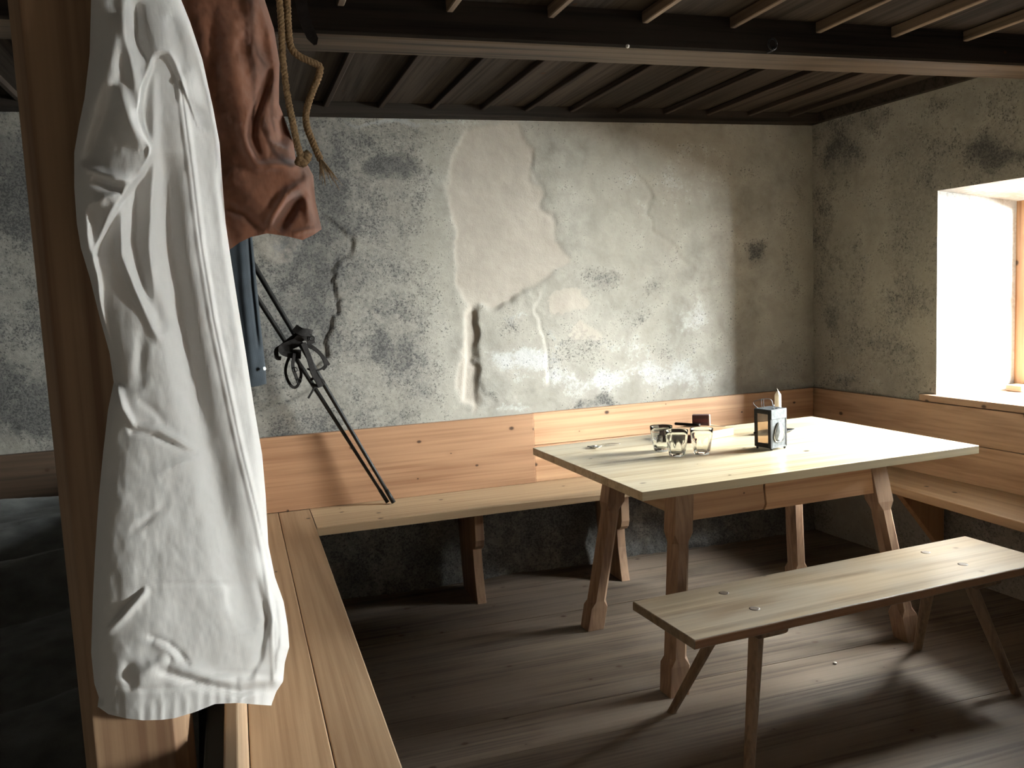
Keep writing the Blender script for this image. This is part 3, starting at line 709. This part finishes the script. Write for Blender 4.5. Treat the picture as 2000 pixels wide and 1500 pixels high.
relief('shirt_body', COTTON, sh, SL, SR, -200, SB, 1.195, shirt_d, lambda x, y, u, v: .030 * np.sqrt(np.clip(1 - (2 * u - 1) ** 2, 0, 1)) + .001).location = tuple(-Vector(sh.location))

lt = thing('leather_garment', 'rust brown suede garment hanging behind the white shirt', 'garment', (.04, 1.28, 1.5))
LL = [(330, -330), (345, 0), (385, 200), (410, 350), (425, 420), (440, 470), (447, 492)]
LR = [(430, -330), (500, -150), (517, 0), (535, 56), (546, 122), (545, 170), (545, 203), (556, 232), (573, 280), (578, 312), (601, 322), (612, 343), (616, 392), (628, 446), (630, 500)]
LB = [(330, 520), (430, 500), (448, 488), (469, 473), (490, 463), (521, 456), (545, 459), (567, 463), (591, 469), (612, 459), (628, 448), (640, 446)]
def leather_d(x, y, u, v):
    env = np.sqrt(np.clip(1 - (2 * u - 1) ** 2, 0, 1))
    d = .050 * env + .012 * env * sstep(200, 380, y)
    d += ridge(x, y, [(450, 20), (448, 110), (470, 200), (492, 260)], 22, .014); d -= ridge(x, y, [(410, 0), (420, 120), (425, 260)], 16, .010)
    d -= ridge(x, y, [(532, 120), (515, 180), (496, 232), (492, 270), (505, 310), (525, 325)], 9, .018)
    d -= ridge(x, y, [(550, 225), (556, 260), (545, 285)], 16, .035); d += ridge(x, y, [(470, 240), (482, 290), (505, 322), (560, 325), (600, 330)], 12, .016)
    d += ridge(x, y, [(610, 345), (560, 380), (535, 420), (522, 450)], 10, .018); d -= ridge(x, y, [(600, 378), (575, 400), (556, 430), (540, 450)], 12, .024)
    d += ridge(x, y, [(585, 365), (600, 400), (606, 440)], 9, .012); d -= ridge(x, y, [(605, 352), (612, 400), (622, 440)], 6, .010)
    d -= ridge(x, y, [(430, 400), (480, 420), (515, 452)], 12, .012); d += ridge(x, y, [(440, 350), (480, 370), (520, 400)], 22, .008)
    d += ridge(x, y, [(570, 456), (600, 450), (624, 446)], 5, .008)
    d -= ridge(x, y, [(505, 200), (520, 120), (500, 20)], 14, .008)
    d += .012 * (fbm(x / 50, y / 60, 3, 25) - .5) + .003 * (fbm(x / 12, y / 12, 3, 26) - .5)
    return d * np.clip(env * 2, 0, 1) ** .6
relief('suede_body', LEATHER, lt, LL, LR, -200, LB, 1.285, leather_d, lambda x, y, u, v: .035 * np.sqrt(np.clip(1 - (2 * u - 1) ** 2, 0, 1)) + .001, 110, 200).location = tuple(-Vector(lt.location))

# twisted hemp cords
def rope(pts2, ys, r=.0038, turns=210):
    path = catmull([tuple(px(a, b_, yy)) for (a, b_), yy in zip(pts2, ys)], 14)
    L = [0]
    for p, q in zip(path, path[1:]): L.append(L[-1] + float(np.linalg.norm(q - p)))
    mb = MB()
    a = np.array((0., 1., 0)); 
    for s in range(3):
        pts = []; 
        for i, p in enumerate(path):
            t = path[min(i + 1, len(path) - 1)] - path[max(i - 1, 0)]; t = t / np.linalg.norm(t)
            aa = a - t * (a @ t); aa /= np.linalg.norm(aa); bb_ = np.cross(t, aa)
            ph = L[i] * turns * 2.2 + s * 2.094
            pts.append(tuple(p + (aa * math.cos(ph) + bb_ * math.sin(ph)) * r * .62))
        mb.tube(pts, r * .72, 6)
    return mb, path
RP1 = [(535, -140), (540, -60), (546, 0), (550, 60), (553, 120), (562, 190), (572, 240), (580, 280), (588, 308), (582, 318), (596, 316), (603, 305), (596, 298)]
RP2 = [(548, -140), (556, -60), (561, 0), (563, 50), (568, 90), (582, 108), (604, 119), (624, 130), (622, 150), (610, 180), (599, 215), (599, 245), (612, 280), (626, 312)]
rp = thing('hemp_rope', 'twisted hemp cord with frayed ends hanging over the suede garment', 'rope', tuple(px(560, 0, 1.2)))
for q, (pts, ys) in enumerate(((RP1, np.linspace(1.20, 1.22, len(RP1))), (RP2, np.linspace(1.205, 1.225, len(RP2))))):
    mb, path = rope(pts, ys); o = mb.build('cord', ROPE, rp); o.location = tuple(-Vector(rp.location))
    if q == 1:
        mb = MB(); e = path[-1]; t = (path[-1] - path[-4]); t /= np.linalg.norm(t)
        for k in range(34):
            dv = t + np.array([R.uniform(-.5, .6), R.uniform(-.4, .4), R.uniform(-.4, .3)]); ln = R.uniform(.012, .030)
            mb.tube([tuple(e - t * .006), tuple(e + dv * ln * .5), tuple(e + dv * ln + np.array((0, 0, -.004)))], [.0007, .0005, .0002], 4)
        o = mb.build('frayed_end', ROPE, rp); o.location = tuple(-Vector(rp.location)); o['kind'] = 'stuff'
mb = MB()
for c in ((587, 312), (598, 306), (592, 318)): 
    ctr = px(*c, 1.215); mb.lathe([(.0005, -.006), (.005, -.004), (.007, 0), (.005, .004), (.0005, .006)], 10, tuple(ctr))
o = mb.build('knot', ROPE, rp); o.location = tuple(-Vector(rp.location))

# dark strap dangling from the rail behind, near the beam
st = MB(); cl = catmull([tuple(px(a, b_, 1.36)) for a, b_ in ((575, -150), (580, -60), (588, 0), (596, 40), (608, 70), (616, 88))], 8)
rings = []
for i, p in enumerate(cl):
    w = .008 if i < len(cl) - 6 else .008 * (len(cl) - i + 1) / 8
    rings.append([tuple(p + np.array(v) * 1.0) for v in ((-w, 0, 0), (w, -.004, 0), (w, -.0015, 0), (-w, .0025, 0))])
tag(st.loft(rings).build('leather_strap', STRAP), 'black leather strap end dangling below the ceiling beam', 'strap')

# blue grey garment further back
BLx = [(444, 376), (428, 390), (405, 420), (396, 460), (393, 560), (404, 700), (412, 770)]; BRx = [(458, 376), (466, 386), (482, 415), (492, 455), (502, 560), (511, 650), (519, 720), (521, 752), (521, 770)]
BB = [(380, 762), (470, 757), (490, 756), (505, 754), (519, 750), (530, 750)]
def blue_d(x, y, u, v):
    env = np.sqrt(np.clip(1 - (2 * u - 1) ** 2, 0, 1)); d = .05 * env
    d -= ridge(x, y, [(483, 440), (492, 560), (505, 680)], 3, .016, taper=.3); d += ridge(x, y, [(468, 440), (478, 580), (496, 740)], 8, .010, taper=.3)
    return d
bl = thing('wool_garment', 'dark blue grey cloth garment hanging behind the brown suede one', 'garment', (.06, 3.88, 1.1))
o = relief('garment_body', NAVY, bl, BLx, BRx, 376, BB, 3.90, blue_d, lambda x, y, u, v: .03 * np.sqrt(np.clip(1 - (2 * u - 1) ** 2, 0, 1)) + .002, 60, 120); o.location = tuple(-Vector(bl.location))
c = px(516, 720, 3.855)
mb = MB().lathe([(.001, -.003), (.008, -.002), (.009, .0), (.008, .003), (.002, .002)], 14)
o = mb.build('button', BUTTON, bl); o.location = tuple(Vector(c) - Vector(bl.location)); o.rotation_euler = (math.radians(80), 0, math.radians(40))
tag(MB().tube([(.03, D + .02, 1.80), (.03, D - .06, 1.81), (.03, D - .12, 1.83)], [.010, .009, .012], 10).build('wall_peg', DARKW), 'wooden wall peg behind the hanging clothes', 'peg')

# ================================================================== POLES AND THEIR STRAPS
def pole(name, b, t, r0, r1, lab):
    b, t = Vector(b), Vector(t); pts = [b.lerp(t, k / 8) for k in range(9)]
    o = thing(name, lab, 'pole', tuple(b), group='dark poles leaning on the bench')
    q = MB().tube([p - b for p in pts], [r0 + (r1 - r0) * k / 8 for k in range(9)], 10).build('shaft', POLE, o)
    f = MB().tube([(0, 0, 0.0), tuple((t - b).normalized() * .07)], [r0 * 1.35, r0 * 1.25], 10).build('ferrule', IRON, o)
    return o
b1 = px(757, 979, D - .115); b1[2] = ZS + .006; b2 = px(769, 983, D - .135); b2[2] = ZS + .006
t1 = px(430, 468, D - .022); t2 = px(443, 428, D - .024)
pole('wooden_pole', b1, t1, .007, .0125, 'lower of two dark slender poles leaning from bench to wall')
pole('wooden_pole', b2, t2, .008, .0135, 'upper of two dark slender poles leaning from bench to wall')
lsb = thing('strap_bundle', 'tangled black leather straps and buckles tied around the poles', 'strap', tuple(px(595, 700, D - .09)))
def ribbon(pts, ys, w, th=.003, name='strap', mat=STRAP):
    cl = catmull([tuple(px(a, b_, yy)) for (a, b_), yy in zip(pts, ys)], 8); rings = []
    for i, p in enumerate(cl):
        t = cl[min(i + 1, len(cl) - 1)] - cl[max(i - 1, 0)]; t /= np.linalg.norm(t)
        n = np.array((.25, -1, .1)); n = n - t * (n @ t); n /= np.linalg.norm(n); s = np.cross(t, n)
        rings.append([tuple(p + s * w * a + n * th * b_) for a, b_ in ((-1, -1), (1, -1), (1, 1), (-1, 1))])
    o = MB().loft(rings).build(name, mat, lsb, .0008, 1); o.location = tuple(-Vector(lsb.location)); return o
yb = D - .10
ribbon([(575, 640), (588, 648), (602, 650), (609, 652)], [yb - .02, yb - .035, yb - .03, yb - .02], .018)
ribbon([(578, 668), (590, 658), (604, 660), (608, 672)], [yb - .02, yb - .035, yb - .03, yb - .02], .018)
ribbon([(590, 672), (612, 680), (628, 694), (636, 712), (630, 722)], [yb - .03] * 5, .008)
ribbon([(605, 673), (622, 686), (634, 700), (643, 713)], [yb - .025] * 4, .006)
ribbon([(585, 650), (570, 660), (550, 676), (540, 684), (541, 698), (549, 700)], [yb - .01] * 6, .009)
ribbon([(590, 665), (572, 672), (552, 682), (566, 690), (588, 692)], [yb - .025] * 5, .020)
ribbon([(571, 685), (560, 710), (558, 730), (566, 750), (576, 757), (584, 748), (588, 728), (580, 700)], [yb - .02] * 8, .006)
ribbon([(575, 690), (572, 715), (578, 735), (584, 750)], [yb - .035] * 4, .007)
ribbon([(592, 670), (604, 700), (612, 728), (622, 746), (626, 756)], [yb - .045] * 5, .012)
ribbon([(600, 720), (612, 724), (624, 722), (634, 716)], [yb - .03] * 4, .004)
ribbon([(606, 742), (616, 738), (628, 742), (632, 748), (622, 754), (608, 750)], [yb - .03] * 6, .006)
ribbon([(616, 752), (610, 764), (602, 778)], [yb - .01] * 3, .004)
for cx, cy in ((610, 661), (576, 722), (584, 744)):
    c = px(cx, cy, yb - .04); ring = [tuple(c + .010 * np.array((math.cos(q), 0, math.sin(q)))) for q in np.linspace(0, 2 * math.pi, 17)]
    o = MB().tube(ring, .0022, 6).build('buckle', IRON, lsb); o.location = tuple(-Vector(lsb.location))

# ================================================================== BED BEHIND THE POST
bd = thing('bed', 'dark wooden bed frame in the corner behind the post', 'bed', (-.9, 2.7, 0))
part(MB().box((XL + .02, D - .05, .30), (-.075, D - .018, .835)), 'headboard', DARKW, bd)
part(MB().box((-.135, 1.45, .12), (-.092, D - .06, .40)), 'side_rail', GREYWOOD, bd)
part(MB().box((XL + .02, 1.46, .10), (-.14, D - .06, .27)), 'mattress', LINEN, bd, .02)
gx_, gy_ = np.meshgrid(np.linspace(XL + .03, -.15, 170), np.linspace(1.47, D - .055, 260))
hz = .30 + .34 * sstep(1.3, 3.7, gy_) - .02 * sstep(-.4, -.16, gx_)
q = gy_ - .35 * gx_ + .12 * (fbm(gx_ * 2, gy_ * 2, 3, 80) - .5)
hz += .05 * (np.abs(np.mod(q * 2.2, 1) - .5) * 2) ** .7 * sstep(3.95, 3.6, gy_) + .035 * np.maximum(0, np.sin(q * 9 + 3 * gx_)) + .02 * (fbm(gx_ * 7, gy_ * 7, 4, 81) - .5)
hz = np.where(gx_ > -.22, hz - .0, hz); hz *= sstep(1.45, 1.6, gy_) * .2 + .8
mb = MB().grid(np.stack([gx_, gy_, hz], -1), True)
mb.add([(XL + .03, 1.47, .272), (-.15, 1.47, .272), (-.15, D - .055, .272), (XL + .03, D - .055, .272)], [(0, 3, 2, 1)])
tag(mb.build('blanket', LINEN), 'crumpled dark grey blanket heaped on the bed behind the post', 'blanket')

# ================================================================== ON THE TABLE
ZT = .7602
def glass_at(p, lab):
    o = thing('drinking_glass', lab, 'glass', (p[0], p[1], ZT), R.random(), 'faceted drinking glasses on the table')
    nf = 9
    def fac(a, z):
        if z < .006 or z > .062: return 1.0
        am = math.sin(math.pi * min(1, (z - .004) / .05)) ** .5 if z < .058 else .35
        return 1 - .13 * am * (1 - abs(math.cos(a * nf / 2))) ** 1.3 + .03 * am
    SCG = 1.12; op = [(.022, 0), (.0255, .002), (.027, .008), (.0285, .018), (.0305, .03), (.033, .042), (.0348, .052), (.0355, .058), (.0362, .064), (.0378, .076), (.0392, .088), (.0390, .0905)]
    ip = [(.0372, .0895), (.0352, .074), (.0336, .062), (.0312, .048), (.0275, .03), (.0245, .017), (.020, .012), (.004, .011)]
    op = [(r * SCG, z * 1.1) for r, z in op]; ip = [(r * SCG, z * 1.1) for r, z in ip]
    n = 72; mb = MB(); rings = []
    for r, z in op: rings.append([(r * fac(2 * math.pi * k / n, z) * math.cos(2 * math.pi * k / n), r * fac(2 * math.pi * k / n, z) * math.sin(2 * math.pi * k / n), z) for k in range(n)])
    for r, z in ip: rings.append([(r * math.cos(2 * math.pi * k / n), r * math.sin(2 * math.pi * k / n), z) for k in range(n)])
    mb.loft(rings, True, True).build('tumbler', GLASS, o)
glass_at((1.562, 3.006), 'faceted tumbler furthest left and back of the three')
glass_at((1.563, 2.885), 'faceted tumbler nearest the viewer, in the middle of the three')
glass_at((1.660, 2.868), 'faceted tumbler on the right, nearest the lantern')

# folding lantern
ln = thing('lantern', 'small folding metal lantern with mica windows on the table', 'lantern', (1.943, 2.835, ZT), math.atan2(.22, .97))
hw = .0415; H0, H1 = .010, .155
for i, (sx, sy) in enumerate(((-1, -1), (1, -1), (1, 1), (-1, 1))):
    MB().box((sx * hw - (.006 if sx > 0 else 0), sy * hw - (.006 if sy > 0 else 0), H0), (sx * hw + (.006 if sx < 0 else 0), sy * hw + (.006 if sy < 0 else 0), H1)).build('corner_post', IRON, ln, .001, 1)
    MB().lathe([(.003, 0), (.0045, .003), (.0045, .010), (.003, .012)], 10, (sx * (hw - .006), sy * (hw - .006), 0)).build('foot', IRON, ln)
MB().box((-hw, -hw, H0 - .002), (hw, hw, H0 + .004)).build('base_plate', TIN, ln, .001, 1)
MB().box((-hw - .001, -hw - .001, H1 - .003), (hw + .001, hw + .001, H1 + .002)).build('top_plate', TIN, ln, .001, 1)
for xx in (-.012, .006): MB().box((xx, -.028, H1 + .002), (xx + .010, -.016, H1 + .0032)).build('vent', IRON, ln)
MB().box((-hw, -hw - .0015, .120), (hw, -hw + .001, H1)).build('front_band', TIN, ln, .0005, 1)
MB().box((-hw + .006, -hw + .001, H0 + .004), (hw - .006, -hw + .003, .120)).build('front_panel', TIN, ln)
# pear shaped opening with a rim on the zinc front
def pear(z): 
    t = (z - .030) / .075; return .026 * math.sqrt(max(0, math.sin(math.pi * min(1, max(0, t)) ** .62)))
pts = [(pear(z), z) for z in np.linspace(.030, .105, 24)]
loop = [(a, -hw - .001, z) for a, z in pts] + [(-a, -hw - .001, z) for a, z in pts[::-1]]
MB().tube(loop + [loop[0]], .0016, 6).build('rim', STEEL, ln)
mb = MB(); rg = []
for k in (1, .75, .45, .1):
    rg.append([(a * k, -hw - .0015 - .005 * (1 - k), .068 + (z - .068) * k) for a, y_, z in loop])
mb.loft(rg, True, True).build('reflector', TIN2, ln)
# left frame with mica pane
for a, b_ in (((-hw + .0, H0), (-hw + .014, H1)), ((hw - .014, H0), (hw, H1)), ((-hw + .014, H0), (hw - .014, H0 + .016)), ((-hw + .014, H1 - .016), (hw - .014, H1))):
    MB().box((-hw - .004, a[0], a[1]), (-hw + .002, b_[0], b_[1])).build('door_frame', IRON, ln, .001, 1)
    MB().box((hw - .002, a[0], a[1]), (hw + .002, b_[0], b_[1])).build('door_frame', IRON, ln, .001, 1)
MB().box((-hw - .001, -hw + .012, H0 + .014), (-hw, hw - .012, H1 - .014)).build('pane', LPANE, ln)
MB().box((hw - .001, -hw + .012, H0 + .014), (hw, hw - .012, H1 - .014)).build('pane', LPANE, ln)
MB().lathe([(.001, -.004), (.004, -.003), (.004, .003), (.001, .004)], 10, (-hw - .006, hw - .004, .062)).build('latch', IRON, ln)
MB().tube(catmull([(-.036, .03, H1 + .002), (-.050, .04, H1 + .024), (-.030, .032, H1 + .034), (.000, .022, H1 + .036), (.018, .012, H1 + .030), (.022, .006, H1 + .002)], 6), .0012, 6).build('wire_handle', TIN, ln)
for xx in (-.016, -.004): MB().tube([(xx, .028, H1 + .002), (xx - .003, .028, H1 + .02), (xx - .005, .027, H1 + .036)], .0010, 6).build('wire_stay', TIN, ln)
MB().lathe([(.001, 0), (.004, .002), (.004, .008), (.001, .010)], 10, (.028, .010, H1 + .002)).build('knob', TIN, ln)
# leaf dish and candle
lf = MB(); n = 20; up_ = []; cx, cy = 2.150, 3.112
out = []
for k in range(n + 1):
    t = k / n; w = .042 * math.sin(math.pi * t) ** .75; out.append((-.10 + .20 * t, w))
poly = out + [(a, -b_) for a, b_ in out[-2:0:-1]]
ringsz = [(1.0, .010), (1.0, .012), (.82, .006), (.3, .004)]
rg = [[(a * s, b_ * s, zz_) for a, b_ in poly] for s, zz_ in [(.35, .0), (.8, .002), (1, .010), (1, .012), (.8, .005), (.35, .003)]]
ld = thing('candle_dish', 'leaf shaped dark metal candle dish behind the lantern', 'dish', (cx, cy, ZT), -.03)
lf.loft(rg, True, True).build('leaf_tray', IRON, ld)
MB().lathe([(.0145, .003), (.0155, .003), (.0155, .020), (.0140, .020), (.0140, .006), (.002, .006)], 20, (.02, 0, 0)).build('socket', IRON, ld)
cd = thing('candle', 'unlit cream candle standing behind the lantern', 'candle', (2.170, 3.112, ZT + .0062))
MB().lathe([(.0132, 0), (.0135, .003), (.0135, .152), (.0128, .157), (.0085, .165), (.0050, .171), (.001, .175)], 24).build('wax', WAX, cd)
MB().tube([(0, 0, .172), (-.001, 0, .179), (-.005, 0, .184)], [.0016, .0014, .001], 6).build('wick', WICK, cd)
# block with matchbox and knife
ckr = .28
cb = thing('cutting_block', 'thick wooden block with its left end painted in shade behind the glasses', 'block', (1.742, 3.088, ZT), ckr)
MB().box((0, 0, 0), (.25, .19, .034)).build('block_body', BLOCKW, cb, .003)
MB().box((-.002, .002, .002), (.0, .188, .032)).build('shaded_end', MATCH, cb)  # thin dark sheet that paints this end in shade
mx = thing('matchbox', 'dark red matchbox on the wooden block', 'matchbox', (1.861, 3.291, ZT + .0344), -.6)
MB().box((0, 0, 0), (.070, .034, .046)).build('sleeve', MATCH, mx, .001, 1)
MB().box((.003, -.0006, .014), (.067, .0, .030)).build('printed_band', MATCH2, mx)
MB().box((.070, .001, .001), (.074, .033, .045)).build('tray', MATCH3, mx)
kn = thing('knife', 'black handled knife lying across the wooden block', 'knife', (1.868, 3.262, ZT + .0412), -.97)
rg = []
for xx, w, t in ((-.105, .006, .005), (-.10, .009, .006), (-.05, .008, .006), (.0, .0075, .0055), (.012, .009, .006)):
    rg.append([(xx, w * math.cos(q), t * math.sin(q)) for q in [2 * math.pi * k / 12 for k in range(12)]])
MB().loft(rg, True, True).build('handle', STRAP, kn)
MB().prism([(.012, -.008), (.09, -.009), (.125, -.002), (.128, .004), (.012, .008)], lambda a, b_: (a, b_, -.001), lambda a, b_: (a, b_, .0008)).build('blade', STEEL, kn)
# two teaspoons
def spoon(loc, rz, lab, m):
    o = thing('teaspoon', lab, 'spoon', loc, rz, 'teaspoons at the left end of the table'); rg = []
    prof = [(-.001, .001), (.004, .008), (.012, .0125), (.022, .0135), (.033, .010), (.041, .0045), (.046, .0028), (.07, .0022), (.10, .003), (.118, .0052), (.130, .006), (.137, .004), (.139, .001)]
    for a, w in prof:
        bowl = -.0045 * math.exp(-((a - .02) / .014) ** 2); zc = .0055 + .004 * math.sin(min(1, max(0, (a - .04) / .1)) * math.pi) + bowl
        rg.append([(a, -w, zc + (.003 if a < .04 else 0)), (a, 0, zc), (a, w, zc + (.003 if a < .04 else 0)), (a, w, zc + .0012 + (.003 if a < .04 else 0)), (a, 0, zc + .0013), (a, -w, zc + .0012 + (.003 if a < .04 else 0))])
    MB().loft(rg, True, True).build('spoon_body', m, o)
spoon((1.345, 3.195, ZT - .001), .16, 'teaspoon nearer the table edge, bright bowl', STEEL)
spoon((1.338, 3.222, ZT - .001), .02, 'teaspoon behind the bright one, darker bowl', STEEL)

# ================================================================== SMALL THINGS
hk = thing('iron_hook', 'black iron ring hook on the front of the ceiling beam', 'hook', (1.772, 2.56, 2.165))
MB().tube([(0, .02, 0), (0, -.012, 0), (.001, -.02, .006)], .004, 8).build('shank', IRON, hk)
MB().tube([(.016 * math.cos(q), -.016, .018 + .018 * math.sin(q)) for q in np.linspace(0, 2 * math.pi, 19)], .003, 6).build('ring', IRON, hk)
tag(MB().lathe([(.001, -.006), (.005, -.004), (.006, 0), (.005, .004), (.001, .006)], 12, (1.251, 2.562, 2.160)).build('ceramic_knob', STONE), 'tiny white knob on the front edge of the beam', 'knob')
c = px(1635, 1292, 2.53)
tag(MB().lathe([(.001, 0), (.008, .001), (.006, .005), (.001, .006)], 7, (2.0, 2.54, .002)).build('plaster_chip', STONE), 'small white chip lying on the floor behind the bench', 'chip')
